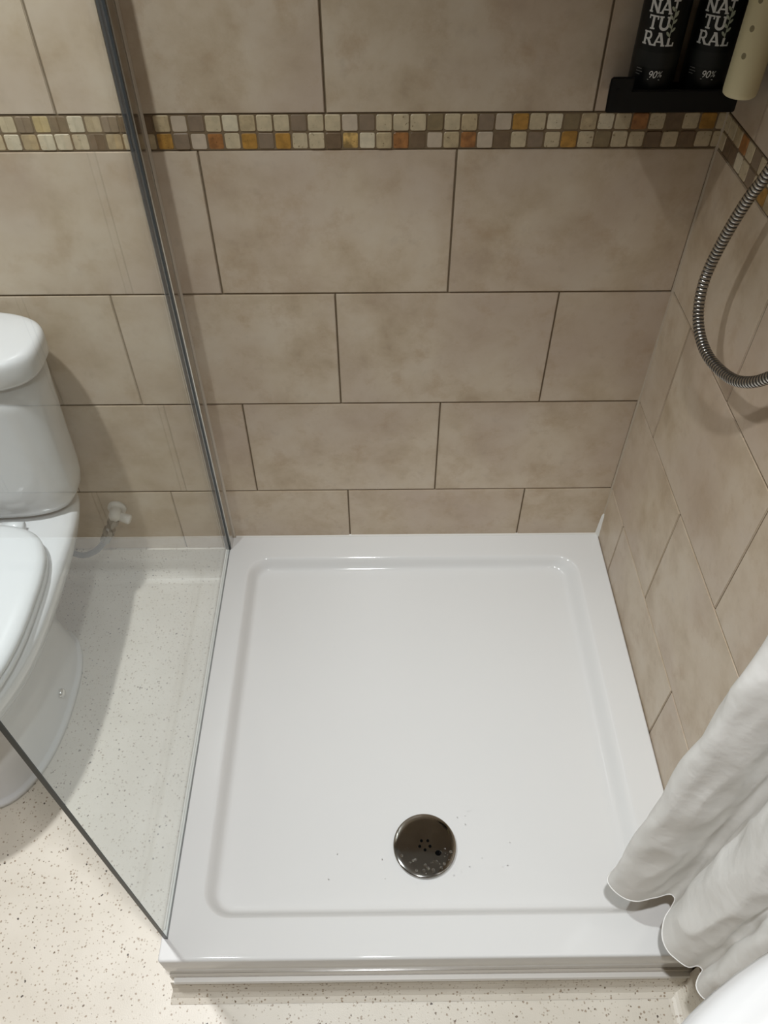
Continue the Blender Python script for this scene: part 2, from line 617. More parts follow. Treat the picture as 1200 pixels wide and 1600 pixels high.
# coved vinyl skirting (back wall beside the toilet)
def cove_profile(z_top, r, y_face, n=8):
    pts = [(0.004, z_top), (y_face, z_top), (y_face, r)]
    for k in range(1, n + 1):
        a = (PI / 2) * k / n
        pts.append((y_face - r * (1 - math.cos(a)), r - r * math.sin(a) + 0.0008))
    pts.append((0.004, 0.0008))
    return pts
prof = cove_profile(0.1035, 0.030, -0.0045)
r0 = [(X_LEFT, y, z) for y, z in prof]
r1 = [(-0.893, y, z) for y, z in prof]
v, f = loft([r0, r1])
struct('baseboard_back', (v, f), M['floor'], 'coved speckled vinyl skirting behind the toilet')
prof = [(-(-y), z) for y, z in cove_profile(0.1035, 0.030, -0.0045)]
struct('baseboard_right', loft([[(y, Y_FRONT, z) for y, z in prof], [(y, -0.915, z) for y, z in prof]]), M['floor'], 'coved speckled vinyl skirting on the right wall under the curtain')
# coved vinyl upstand in front of the tray
prof = [(-0.885, 0.045), (-0.9185, 0.045), (-0.920, 0.036), (-0.9225, 0.024), (-0.927, 0.013), (-0.934, 0.005), (-0.943, 0.0012), (-0.885, 0.0012)]
r0 = [(-0.893 - 0.004 * (-(y) > 0.93), y, z) for y, z in prof]
r1 = [(-0.006, y, z) for y, z in prof]
struct('trim_3', loft([r0, r1]), M['floor'], 'coved vinyl upstand along the front of the shower tray')
# bead of silicone between upstand and tray
bead = [(-0.880, 0.052), (-0.9195, 0.051), (-0.9215, 0.046), (-0.9195, 0.041), (-0.880, 0.041)]
struct('trim_4', loft([[(-0.886, y, z) for y, z in bead], [(-0.002, y, z) for y, z in bead]]), M['silicone'], 'white silicone bead under the front of the shower tray')
# small strip of silicone up the wall corner above the tray
def corner_bead():
    rings = []
    for i in range(9):
        t = i / 8
        w = 0.0095 * (1 - 0.45 * t) if t < 0.95 else 0.003
        z = ZT - 0.006 + 0.078 * t
        rings.append([(0.001, 0.001, z), (-w, 0.001, z), (-w * 0.45, -w * 0.45, z), (0.001, -w, z)])
    return loft(rings)
struct('trim_5', corner_bead(), M['silicone'], 'short white silicone strip in the shower corner')
cb = [[(0.001, 0.001, z), (-0.0028, 0.001, z), (-0.0013, -0.0013, z), (0.001, -0.0032, z)] for z in (ZT + 0.05, Z_CEIL)]
struct('trim_7', loft(cb), M['caulk'], 'thin beige caulk line in the tiled corner')
# silicone line round tray against the walls
def wall_bead(p, q, out):
    r = []
    for e in (p, q):
        e, o_ = Vector(e), Vector(out)
        r.append([e + Vector((0, 0, -0.004)), e + Vector((0, 0, 0.004)), e + o_ * 0.0015 + Vector((0, 0, 0.003)), e + o_ * 0.004 + Vector((0, 0, 0.0003)), e + o_ * 0.004 + Vector((0, 0, -0.004))])
    return loft(r)
struct('trim_6', wall_bead((-0.875, 0.001, ZT), (-0.001, 0.001, ZT), (0, -1, 0)), M['silicone'], 'white silicone line along the back of the tray')

# ------------------------------------------------------------------ shower tray
TX0, TX1, TY0, TY1 = -0.8964, -0.0012, -0.9090, -0.0012
tray = tag(empty('shower_tray', ((TX0 + TX1) / 2, (TY0 + TY1) / 2, 0)), 'square white acrylic shower tray with a sunken rounded floor', 'shower tray')
def rrect(x0, x1, y0, y1, r, z, n=8):
    out = []
    for cx, cy, a0 in ((x1 - r, y1 - r, 0), (x0 + r, y1 - r, 90), (x0 + r, y0 + r, 180), (x1 - r, y0 + r, 270)):
        for k in range(n + 1):
            a = math.radians(a0 + 90 * k / n)
            out.append((cx + r * math.cos(a), cy + r * math.sin(a), z))
    return out
def tray_body():
    IX0, IX1, IY0, IY1 = -0.836, -0.066, -0.845, -0.067
    rings = [rrect(TX0 + 0.004, TX1, TY0 + 0.003, TY1, 0.004, 0.062),
             rrect(TX0 + 0.001, TX1, TY0 + 0.0005, TY1, 0.005, 0.063),
             rrect(TX0, TX1, TY0, TY1, 0.005, 0.067),
             rrect(TX0, TX1, TY0, TY1, 0.005, ZT - 0.005),
             rrect(TX0 + 0.0012, TX1, TY0 + 0.0012, TY1, 0.005, ZT - 0.0015),
             rrect(TX0 + 0.0032, TX1 - 0.002, TY0 + 0.0032, TY1 - 0.002, 0.005, ZT - 0.0002),
             rrect(TX0 + 0.0042, TX1 - 0.003, TY0 + 0.0042, TY1 - 0.003, 0.005, ZT), rrect(TX0 + 0.0062, TX1 - 0.005, TY0 + 0.0062, TY1 - 0.005, 0.005, ZT)]
    # rim slopes very slightly inwards, then the slope of the sunken floor
    steps = [(-0.006, 0.0, 0), (-0.001, 0.0, 0), (0.0005, -0.0004, 0), (0.003, -0.0022, 0), (0.007, -0.0065, 0), (0.0115, -0.0135, 0), (0.0155, -0.0195, 0), (0.0195, -0.0232, 0), (0.025, -0.0250, 0), (0.034, -0.0258, 0)]
    for d, dz, _ in steps:
        dr = max(0, d) * 0.5      # right-hand slope is the broader one
        r = max(0.012, 0.050 - d * 0.9)
        rings.append(rrect(IX0 + d, IX1 - d - dr, IY0 + d * 0.8, IY1 - d * 0.8, r, ZT + dz))
    v, f = loft(rings, True, False)
    # floor: falls gently to the drain
    n = len(rings[0])
    base = (len(rings) - 1) * n
    last = rings[-1]
    DX, DY = -0.4520, -0.7220
    prev = base
    for s, dz in ((0.6, -0.0275), (0.3, -0.0285), (0.0, -0.0290)):
        k = len(v)
        for p in last:
            r = math.hypot(p[0] - DX, p[1] - DY)
            q = (DX + (p[0] - DX) / r * 0.05, DY + (p[1] - DY) / r * 0.05)
            v.append((q[0] + (p[0] - q[0]) * s, q[1] + (p[1] - q[1]) * s, ZT + dz))
        for j in range(n):
            a, b = j, (j + 1) % n
            f.append((prev + a, prev + b, k + b, k + a))
        prev = k
    return v, f
v, f = tray_body()
part('body', v, f, M['tray'], tray, True)
part('plinth', *box_vf(TX0 + 0.004, TX1, -0.9125, TY1, 0.0015, 0.0625), M['plinth'], tray)

# drain
DX, DY, DZ = -0.4520, -0.7220, ZT - 0.0290
drain = tag(empty('drain_cover', (DX, DY, DZ)), 'round dark chrome drain cover in the shower tray', 'drain cover')
rings = [disc_ring(DX, DY, DZ - 0.012, 0.047, 64), disc_ring(DX, DY, DZ + 0.0045, 0.047, 64), disc_ring(DX, DY, DZ + 0.0055, 0.0555, 64),
         disc_ring(DX, DY, DZ + 0.0070, 0.0572, 64), disc_ring(DX, DY, DZ + 0.0086, 0.0566, 64), disc_ring(DX, DY, DZ + 0.0094, 0.0545, 64)]
for r_, z_ in ((0.045, 0.0098), (0.025, 0.0102), (0.006, 0.0104)):
    rings.append(disc_ring(DX, DY, DZ + z_, r_, 64))
v, f = loft(rings)
disc_o = part('disc', v, f, M['drain'], drain, True)
ztop = DZ + 0.0103
for k in range(5):
    a = math.radians(90 + 36 + 72 * k)
    hx, hy = DX + 0.0098 * math.cos(a), DY + 0.0088 * math.sin(a)
    part('hole', *loft([disc_ring(hx, hy, ztop - 0.0004, 0.0030, 14), disc_ring(hx, hy, ztop + 0.00025, 0.0027, 14)]), M['hole'], drain, False, disc_o)
sx, sy = DX + 0.0235, DY - 0.0145
part('finger_hole', *loft([[(sx + 0.0058 * math.cos(2 * PI * i / 20) * (1 + 0.1 * math.sin(3 * i)), sy + 0.0046 * math.sin(2 * PI * i / 20), z) for i in range(20)] for z in (DZ + 0.0085, DZ + 0.01045)]), M['hole'], drain, False, disc_o)

# water beads left on the drain and tray
def dome(x, y, z, r, h, n=10):
    return loft([disc_ring(x, y, z - 0.0003, r, n), disc_ring(x, y, z + h * 0.55, r * 0.82, n), disc_ring(x, y, z + h * 0.92, r * 0.42, n)], False, True)
beads = []
rd = random.Random(3)
for k in range(34):
    a, q = rd.uniform(PI * 1.05, PI * 1.95), rd.uniform(0.030, 0.050)
    r = rd.choice((0.0011, 0.0015, 0.0021, 0.0030))
    beads.append(dome(DX + q * math.cos(a), DY + q * math.sin(a), DZ + 0.0097, r, r * 0.8, 14))
for k in range(26):
    q, a = abs(rd.gauss(0.03, 0.04)) + 0.066, rd.uniform(PI * 0.95, PI * 2.3)
    x, y = DX + q * math.cos(a) * 1.2, DY + q * math.sin(a) * 0.9
    if y > -0.80:
        r = rd.choice((0.0008, 0.0011, 0.0015))
        beads.append(dome(x, y, DZ + 0.0012, r, r * 0.55))
wo = obj('water_beads', *join_vf(beads), M['water'], None, True)
tag(wo, 'tiny clear water beads scattered over the drain and tray', 'water', None, 'stuff')

# ------------------------------------------------------------------ glass screen with wall channel
screen = tag(empty('shower_screen', (GX0, -0.45, ZT)), 'clear frameless glass shower screen beside the toilet', 'glass screen')
GZ1 = 1.95
part('glass_pane', *box_vf(GX0, GX1, GY1 + 0.0016, -0.030, ZT + 0.0015, GZ1), M['glass'], screen)
part('cut_edge', *box_vf(GX0, GX1, GY1, GY1 + 0.0014, ZT + 0.0015, GZ1), M['glassedge'], screen)
part('bottom_edge', *box_vf(GX1 - 0.0026, GX1, GY1, -0.030, ZT + 0.0002, ZT + 0.0014), M['glassedge'], screen)
part('setting_bead', *box_vf(GX0 - 0.0008, GX1 - 0.0027, GY1 + 0.004, -0.042, ZT + 0.0002, ZT + 0.0014), M['silicone'], screen)
CH_Z1 = 1.96
chan = part('wall_channel', *join_vf([box_vf(-0.8965, -0.8945, -0.038, 0.0, ZT, CH_Z1), box_vf(-0.8825, -0.8800, -0.038, 0.0, ZT, CH_Z1), box_vf(-0.8945, -0.8825, -0.004, 0.0, ZT, CH_Z1)]), M['alu'], screen)
part('gasket', *join_vf([box_vf(-0.8944, -0.8907, -0.041, -0.006, ZT, CH_Z1), box_vf(-0.8843, -0.8826, -0.041, -0.006, ZT, CH_Z1), box_vf(-0.8906, -0.8844, -0.0405, -0.0385, ZT, CH_Z1)]), M['gasket'], screen, False, chan)
sb = []
for i in range(2):
    z = ZT if i == 0 else CH_Z1
    sb.append([(-0.8798, -0.0003, z), (-0.8798, -0.0042, z), (-0.8778, -0.0030, z), (-0.8758, -0.0006, z)])
part('silicone_seal', *loft(sb), M['seal'], screen)
sb = [[(GX0 - 0.0042, y, ZT + 0.0005), (GX0 - 0.0030, y, ZT + 0.0028), (GX0 - 0.0001, y, ZT + 0.0045), (GX0 - 0.0001, y, ZT + 0.0005)] for y in (-0.862, -0.042)]
part('bottom_seal', *loft(sb), M['silicone'], screen)

# ------------------------------------------------------------------ toilet
TCX = -1.325
toilet = tag(empty('toilet', (TCX, -0.36, 0)), 'white close-coupled ceramic toilet behind the glass screen', 'toilet')
def outline(hw, yb, yf, ym, z, nb=3.0, nf=2.3, n=56):
    out = []
    for i in range(n):
        a = 2 * PI * i / n
        c, s = math.cos(a), math.sin(a)
        e = nb if s > 0 else nf
        x = hw * math.copysign(abs(c) ** (2 / e), c)
        y = ym + (yb - ym if s > 0 else ym - yf) * math.copysign(abs(s) ** (2 / e), s)
        out.append((TCX + x, y, z))
    return out
def sell(hw, hd, z, n=3.0, cy=-0.105):
    return outline(hw, cy + hd, cy - hd, cy, z, n, n)
bowl = [outline(0.114, -0.165, -0.602, -0.36, 0.0012, 2.6, 2.2), outline(0.114, -0.165, -0.602, -0.36, 0.011, 2.6, 2.2), outline(0.111, -0.167, -0.599, -0.36, 0.0145, 2.6, 2.2), outline(0.1055, -0.171, -0.592, -0.36, 0.0155, 2.6, 2.2), outline(0.1045, -0.172, -0.590, -0.36, 0.019, 2.6, 2.2),
        outline(0.101, -0.175, -0.580, -0.36, 0.06, 2.6, 2.2), outline(0.094, -0.185, -0.560, -0.36, 0.14, 2.6, 2.2), outline(0.092, -0.185, -0.555, -0.36, 0.19, 2.6, 2.2),
        outline(0.103, -0.170, -0.580, -0.36, 0.225, 2.7, 2.2), outline(0.135, -0.120, -0.625, -0.36, 0.268, 3.0, 2.2), outline(0.158, -0.070, -0.655, -0.36, 0.305, 3.6, 2.2),
        outline(0.174, -0.045, -0.676, -0.36, 0.345, 4.5, 2.3), outline(0.181, -0.036, -0.686, -0.36, 0.378, 5.0, 2.3), outline(0.180, -0.036, -0.686, -0.36, 0.390, 5.0, 2.3),
        outline(0.172, -0.042, -0.680, -0.36, 0.398, 5.0, 2.3), outline(0.155, -0.055, -0.660, -0.36, 0.400, 5.0, 2.3)]
part('bowl', *loft(bowl), M['ceramic'], toilet, True)
cist = [sell(0.148, 0.056, 0.4010), sell(0.160, 0.064, 0.404), sell(0.172, 0.072, 0.413), sell(0.181, 0.079, 0.430), sell(0.186, 0.083, 0.455), sell(0.188, 0.085, 0.48),
        sell(0.193, 0.086, 0.58), sell(0.199, 0.087, 0.68), sell(0.203, 0.088, 0.736)]
part('cistern', *loft(cist), M['ceramic'], toilet, True)
lid = [sell(0.203, 0.0885, 0.7375), sell(0.211, 0.0930, 0.7380), sell(0.2145, 0.0945, 0.744), sell(0.216, 0.095, 0.771), sell(0.2152, 0.0945, 0.7785), sell(0.2125, 0.0925, 0.7845), sell(0.2075, 0.089, 0.788),
       sell(0.198, 0.083, 0.7895), sell(0.150, 0.055, 0.7915), sell(0.06, 0.02, 0.7925)]
part('cistern_lid', *loft(lid), M['ceramic'], toilet, True)
def seat_ring(hw, z, inset=0.0):
    return outline(hw - inset, -0.215 - inset, -0.692 + inset, -0.42, z, 3.6, 2.3)
ring = [seat_ring(0.174, 0.4025, 0.004), seat_ring(0.174, 0.405), seat_ring(0.174, 0.417), seat_ring(0.174, 0.420, 0.004)]
part('seat', *loft(ring), M['seat'], toilet, True)
lidr = [seat_ring(0.176, 0.4225, 0.006), seat_ring(0.176, 0.4245, 0.001), seat_ring(0.176, 0.434), seat_ring(0.176, 0.441, 0.004), seat_ring(0.176, 0.446, 0.013), seat_ring(0.176, 0.449, 0.035), seat_ring(0.176, 0.451, 0.085)]
part('seat_lid', *loft(lidr), M['seat'], toilet, True)
for s in (-1, 1):
    part('hinge', *tube([(TCX + s * 0.075 - 0.02, -0.206, 0.418), (TCX + s * 0.075 + 0.02, -0.206, 0.418)], 0.011, 16), M['seat'], toilet, True)
# bolt cap on the foot
bx, by, bz = TCX + 0.103, -0.372, 0.060
ax = Vector((1, 0, 0.14)).normalized()
fr = [Vector((bx - 0.012, by, bz)) + ax * d for d in (0, 0.014, 0.0185, 0.0205)]
part('bolt_cap', *tube(fr, [0.0105, 0.0105, 0.0090, 0.005], 16), M['chrome'], toilet, True)

# ------------------------------------------------------------------ isolation valve and feed pipe
vx, vz = -1.134, 0.252
valve = tag(empty('isolation_valve', (vx, -0.02, vz)), 'white angle valve with chrome fittings on the wall beside the toilet', 'valve')
part('wall_plate', *tube([(vx, 0.0005, vz), (vx, -0.006, vz), (vx, -0.010, vz)], [0.021, 0.021, 0.015], 24), M['valve'], valve, True)
part('clip_body', *tube([(vx, -0.008, vz), (vx, -0.030, vz), (vx, -0.036, vz)], [0.0135, 0.0135, 0.010], 20), M['valve'], valve, True)
part('tap_cap', *tube([(vx + 0.006, -0.022, vz - 0.006), (vx + 0.030, -0.026, vz - 0.014), (vx + 0.033, -0.0265, vz - 0.015)], [0.010, 0.012, 0.008], 16), M['valve'], valve, True)
def nutlist(p, q, specs):
    p, q = Vector(p), Vector(q)
    pts, rr = [], []
    for t, r in specs:
        pts.append(p.lerp(q, t)); rr.append(r)
    return tube(pts, rr, 8)
A, B = (vx - 0.002, -0.026, vz - 0.008), (vx - 0.040, -0.040, vz - 0.075)
part('compression_nut', *nutlist(A, B, [(0.0, 0.009), (0.05, 0.0125), (0.26, 0.0125), (0.30, 0.008), (0.40, 0.008), (0.44, 0.0135), (0.66, 0.0135), (0.70, 0.0085), (0.75, 0.0115), (0.97, 0.0115), (1.0, 0.008)]), M['braid'], valve)
pts = catmull([B, (vx - 0.068, -0.047, vz - 0.102), (vx - 0.104, -0.050, vz - 0.112), (vx - 0.142, -0.044, vz - 0.085), (vx - 0.160, -0.030, vz - 0.01), (vx - 0.165, -0.019, vz + 0.06), (vx - 0.165, -0.017, vz + 0.135)], 0.008)
feed = tag(obj('feed_hose', *tube(pts, 0.0072, 12), M['pipe'], None, True), 'grey braided feed hose running from the valve under the cistern', 'hose')

# ------------------------------------------------------------------ shower hose
HOSE = [(-0.030, -0.330, 1.520), (-0.031, -0.312, 1.400), (-0.032, -0.292, 1.270), (-0.035, -0.277, 1.192), (-0.040, -0.263, 1.136), (-0.045, -0.247, 1.096), (-0.050, -0.234, 1.047),
        (-0.055, -0.226, 0.992), (-0.060, -0.234, 0.956), (-0.062, -0.253, 0.926), (-0.062, -0.282, 0.908), (-0.060, -0.320, 0.901), (-0.056, -0.364, 0.907),
        (-0.052, -0.401, 0.920), (-0.047, -0.430, 0.940), (-0.042, -0.451, 0.963), (-0.037, -0.476, 0.999), (-0.032, -0.500, 1.060), (-0.030, -0.510, 1.150), (-0.030, -0.512, 1.260)]
shose = tag(empty('shower_hose', (-0.045, -0.33, 0.90)), 'flexible ribbed steel shower hose hanging in a loop by the right wall', 'shower hose')
cp = catmull(HOSE, 0.00118)
HR = 0.0081
rad = [(HR * 0.93, HR, HR, HR * 0.97, HR * 0.86)[i % 5] for i in range(len(cp))]
v, f = tube(cp, rad, 16)
hose_o = part('ribbed_cover', v, f, M['hosemetal'], shose, True)
hose_o.data.materials.append(M['hosegroove'])
for p in hose_o.data.polygons:
    ring_i = min(p.vertices) // 16
    if len(p.vertices) == 4 and ring_i % 5 in (3, 4):
        p.material_index = 1

# ------------------------------------------------------------------ shower curtain
PLAN = [(-0.008, -0.772), (-0.060, -0.786), (-0.115, -0.797), (-0.152, -0.806), (-0.1655, -0.822), (-0.155, -0.839), (-0.124, -0.852), (-0.092, -0.847), (-0.068, -0.842), (-0.0625, -0.850),
        (-0.072, -0.862), (-0.088, -0.880), (-0.0960, -0.905), (-0.090, -0.928), (-0.070, -0.944), (-0.052, -0.942), (-0.0455, -0.948), (-0.054, -0.957), (-0.0645, -0.972),
        (-0.058, -0.986), (-0.034, -0.994), (-0.010, -0.998)]
plan = catmull([(x, y, 0) for x, y in PLAN], 0.0042)
cv, cf = [], []
nz, zb, zt_ = 150, 0.238, 2.02
for i in range(nz + 1):
    t = i / nz
    z = zb + (zt_ - zb) * t ** 1.35
    for k, p in enumerate(plan):
        q = mnoise.noise(Vector((p.x * 11, p.y * 11, z * 2.2))) * 0.0045 + (abs(mnoise.noise(Vector((p.x * 24 + 5, p.y * 24, z * 8)))) - 0.2) * 0.0095
        q2 = mnoise.noise(Vector((p.x * 9 + 20, p.y * 9, z * 2.2))) * 0.0045 + (abs(mnoise.noise(Vector((p.x * 26 + 40, p.y * 26, z * 7)))) - 0.2) * 0.0090
        fade = min(1.0, t * 5 + 0.30)
        hemz = 0.004 * math.sin(k * 0.35) * (1 - t) if i < 8 else 0
        cv.append((min(-0.004, p.x + q * fade), p.y + q2 * fade, z + hemz))
nk = len(plan)
for i in range(nz):
    for k in range(nk - 1):
        a = i * nk + k
        cf.append((a, a + 1, a + 1 + nk, a + nk))
curtain = tag(empty('shower_curtain', (-0.09, -0.90, zb)), 'white fabric shower curtain bunched in folds against the right wall', 'curtain')
cl = part('cloth', cv, cf, M['curtain'], curtain, True)
md = cl.modifiers.new('thickness', 'SOLIDIFY'); md.thickness = 0.0008
part('hem', *tube([Vector(cv[k]) for k in range(nk)], 0.0013, 6), M['curtain'], curtain, True, cl)
rail = tag(empty('curtain_rail', (-0.95, -0.91, 2.045)), 'slim chrome curtain rail above the front of the shower', 'curtain rail')
part('rod', *tube([(X_LEFT + 0.004, -0.91, 2.045), (-0.004, -0.91, 2.045)], 0.0095, 16), M['chrome'], rail, True)
for xe, s in ((X_LEFT + 0.001, 1), (-0.001, -1)):
    part('end_flange', *tube([(xe, -0.91, 2.045), (xe + s * 0.012, -0.91, 2.045), (xe + s * 0.016, -0.91, 2.045)], [0.026, 0.026, 0.012], 24), M['chrome'], rail, True)

# ------------------------------------------------------------------ wash basin
BCX, BCY = 0.0, -1.36
basin = tag(empty('wash_basin', (-0.2, BCY, 0)), 'white ceramic wash basin with a rounded rim, bottom right corner', 'basin')
def bell(a, b, z, n=48):
    out = []
    for i in range(n + 1):
        t = PI / 2 + PI * i / n
        out.append((-0.002 + a * math.cos(t), BCY + b * math.sin(t), z))
    return out
br = [bell(0.12, 0.11, 0.62), bell(0.22, 0.19, 0.66), bell(0.33, 0.27, 0.71), bell(0.395, 0.318, 0.77), bell(0.417, 0.337, 0.805), bell(0.423, 0.343, 0.825), bell(0.421, 0.341, 0.838), bell(0.413, 0.333, 0.847),
      bell(0.402, 0.322, 0.8495), bell(0.372, 0.292, 0.848), bell(0.355, 0.276, 0.840), bell(0.335, 0.255, 0.80), bell(0.28, 0.21, 0.745), bell(0.18, 0.13, 0.715), bell(0.06, 0.05, 0.710)]
part('bowl', *loft(br), M['ceramic'], basin, True)
pr = [bell(0.17, 0.105, 0.0015), bell(0.165, 0.10, 0.02), bell(0.13, 0.085, 0.12), bell(0.12, 0.08, 0.45), bell(0.14, 0.10, 0.62), bell(0.16, 0.12, 0.655)]
part('pedestal', *loft(pr), M['ceramic'], basin, True)

# ------------------------------------------------------------------ bottle holder, bottles, perforated tube
holder = tag(empty('bottle_holder', (-0.118, -0.04, 1.135)), 'black plastic wall holder above the mosaic border in the corner', 'bottle holder')
def trap(xl_b, xr_b, xl_f, xr_f, yb, yf, z0, z1):
    return ([(xl_b, yb, z0), (xr_b, yb, z0), (xr_f, yf, z0), (xl_f, yf, z0), (xl_b, yb, z1), (xr_b, yb, z1), (xr_f, yf, z1), (xl_f, yf, z1)],
            [(3, 2, 1, 0), (4, 5, 6, 7), (0, 1, 5, 4), (1, 2, 6, 5), (2, 3, 7, 6), (3, 0, 4, 7)])
HZ0, HZ1 = 1.1405, 1.1700
bevel_obj(part('base', *trap(-0.186, -0.022, -0.2065, -0.0275, -0.001, -0.0795, HZ0, HZ0 + 0.006), M['black'], holder), 0.0012)
bevel_obj(part('front_wall', *trap(-0.2065, -0.0275, -0.208, -0.0270, -0.0785, -0.0825, HZ0, HZ1), M['black'], holder), 0.0014)
bevel_obj(part('corner_post', *trap(-0.2065, -0.1760, -0.208, -0.1765, -0.0785, -0.0828, HZ0 + 0.001, 1.1865), M['black'], holder), 0.0014)
def side(xb0, xb1, xf0, xf1, zb, zf):
    v, f = trap(xb0, xb1, xf0, xf1, -0.001, -0.0800, HZ0, zf)
    v = [(x, y, zb if (z == zf and y == -0.001) else z) for x, y, z in v]
    return v, f
bevel_obj(part('side_wall', *side(-0.1870, -0.1830, -0.2080, -0.2040, 1.152, 1.186), M['black'], holder), 0.0012)
bevel_obj(part('side_wall', *side(-0.026, -0.022, -0.0300, -0.0262, 1.152, 1.170), M['black'], holder), 0.0012)
bevel_obj(part('back_plate', *box_vf(-0.184, -0.024, -0.005, -0.0008, HZ0, 1.153), M['black'], holder), 0.0012)
bevel_obj(part('clip', *trap(-0.198, -0.1955, -0.199, -0.1960, -0.0824, -0.0848, HZ0 + 0.010, HZ0 + 0.032), M['black'], holder), 0.0005)

# lettering: slab-serif capitals drawn as strokes on a unit grid, then wrapped round the bottle
def stroke(p, q, w):
    (x0, y0), (x1, y1) = p, q
    L = math.hypot(x1 - x0, y1 - y0)
    nx, ny = -(y1 - y0) / L * w / 2, (x1 - x0) / L * w / 2
    n = max(1, int(L / 0.12))
    polys = []
    for i in range(n):
        a, b = i / n, (i + 1) / n
        A = (x0 + (x1 - x0) * a, y0 + (y1 - y0) * a); Bq = (x0 + (x1 - x0) * b, y0 + (y1 - y0) * b)
        polys.append([(A[0] + nx, A[1] + ny), (A[0] - nx, A[1] - ny), (Bq[0] - nx, Bq[1] - ny), (Bq[0] + nx, Bq[1] + ny)])
    return polys
def arc(cx, cy, rx, ry, a0, a1, w, n=14):
    out = []
    for i in range(n):
        a, b = math.radians(a0 + (a1 - a0) * i / n), math.radians(a0 + (a1 - a0) * (i + 1) / n)
        out.append([(cx + (rx + w / 2) * math.cos(a), cy + (ry + w / 2) * math.sin(a)), (cx + (rx - w / 2) * math.cos(a), cy + (ry - w / 2) * math.sin(a)),
                    (cx + (rx - w / 2) * math.cos(b), cy + (ry - w / 2) * math.sin(b)), (cx + (rx + w / 2) * math.cos(b), cy + (ry + w / 2) * math.sin(b))])
    return out
S, T_ = 0.200, 0.115      # stem and serif weight (cap height 1)
def serif(x, y, w=0.34):
    return stroke((x - w / 2, y), (x + w / 2, y), T_)
lo, hi = T_ / 2, 1 - T_ / 2
GL = {
    'N': (0.95, stroke((0.16, 0), (0.16, 1), S * 0.9) + stroke((0.16, 0.97), (0.80, 0.03), S) + stroke((0.80, 0), (0.80, 1), S * 0.9) + serif(0.14, hi, 0.30) + serif(0.16, lo) + serif(0.80, hi)),
    'A': (0.98, stroke((0.14, 0.03), (0.47, 0.97), S * 0.75) + stroke((0.84, 0.03), (0.51, 0.97), S) + stroke((0.24, 0.32), (0.74, 0.32), T_) + serif(0.14, lo, 0.32) + serif(0.84, lo, 0.32) + serif(0.44, hi, 0.22)),
    'T': (0.90, stroke((0.45, 0), (0.45, 1), S) + stroke((0.05, hi), (0.85, hi), T_) + serif(0.45, lo, 0.42) + stroke((0.09, 0.72), (0.09, 1), T_) + stroke((0.81, 0.72), (0.81, 1), T_)),
    'U': (0.98, stroke((0.19, 0.36), (0.19, 1), S) + stroke((0.79, 0.36), (0.79, 1), S * 0.9) + arc(0.49, 0.36, 0.30, 0.28, 180, 360, S) + serif(0.19, hi, 0.36) + serif(0.79, hi, 0.34)),
    'R': (0.95, stroke((0.22, 0), (0.22, 1), S) + stroke((0.22, hi), (0.50, hi), T_) + stroke((0.22, 0.46), (0.52, 0.46), T_) + arc(0.50, 0.71, 0.21, 0.25, -90, 90, S * 0.8) + stroke((0.50, 0.46), (0.78, 0.06), S) + serif(0.20, lo, 0.40) + serif(0.82, lo, 0.24) + serif(0.16, hi, 0.2)),
}
def text_polys(word, x, y, h, sx=1.0):
    out = []
    for ch in word:
        adv, ps = GL[ch]
        out += [[(x + px * h * sx, y + py * h) for px, py in q] for q in ps]
        x += adv * h * sx
    return out, x
def wrap_vf(polys, cx, cy, r, phi0, z0):
    V, Fq = [], []
    for q in polys:
        k = len(V)
        for px, py in q:
            a = phi0 + px / r
            V.append((cx + r * math.sin(a), cy - r * math.cos(a), z0 + py))
        Fq.append(tuple(range(k, k + len(q))))
    return V, Fq
def ellipse(cx, cy, a, b, rot, n=10):
    c, s = math.cos(rot), math.sin(rot)
    return [(cx + a * math.cos(t) * c - b * math.sin(t) * s, cy + a * math.cos(t) * s + b * math.sin(t) * c) for t in [2 * PI * i / n for i in range(n)]]
def print_mesh(name, polys, mat, root, cx, cy, r, phi0, z0, under=None):
    v, f = wrap_vf(polys, cx, cy, r, phi0, z0)
    return part(name, v, f, mat, root, False, under)
DIG9 = arc(0.30, 0.68, 0.20, 0.22, 0, 360, 0.13) + arc(0.24, 0.60, 0.27, 0.50, -80, 10, 0.13)
DIG0 = arc(0.32, 0.50, 0.22, 0.42, 0, 360, 0.14)
PCT = arc(0.17, 0.76, 0.11, 0.15, 0, 360, 0.08) + arc(0.62, 0.24, 0.11, 0.15, 0, 360, 0.08) + stroke((0.16, 0.02), (0.62, 0.98), 0.07)
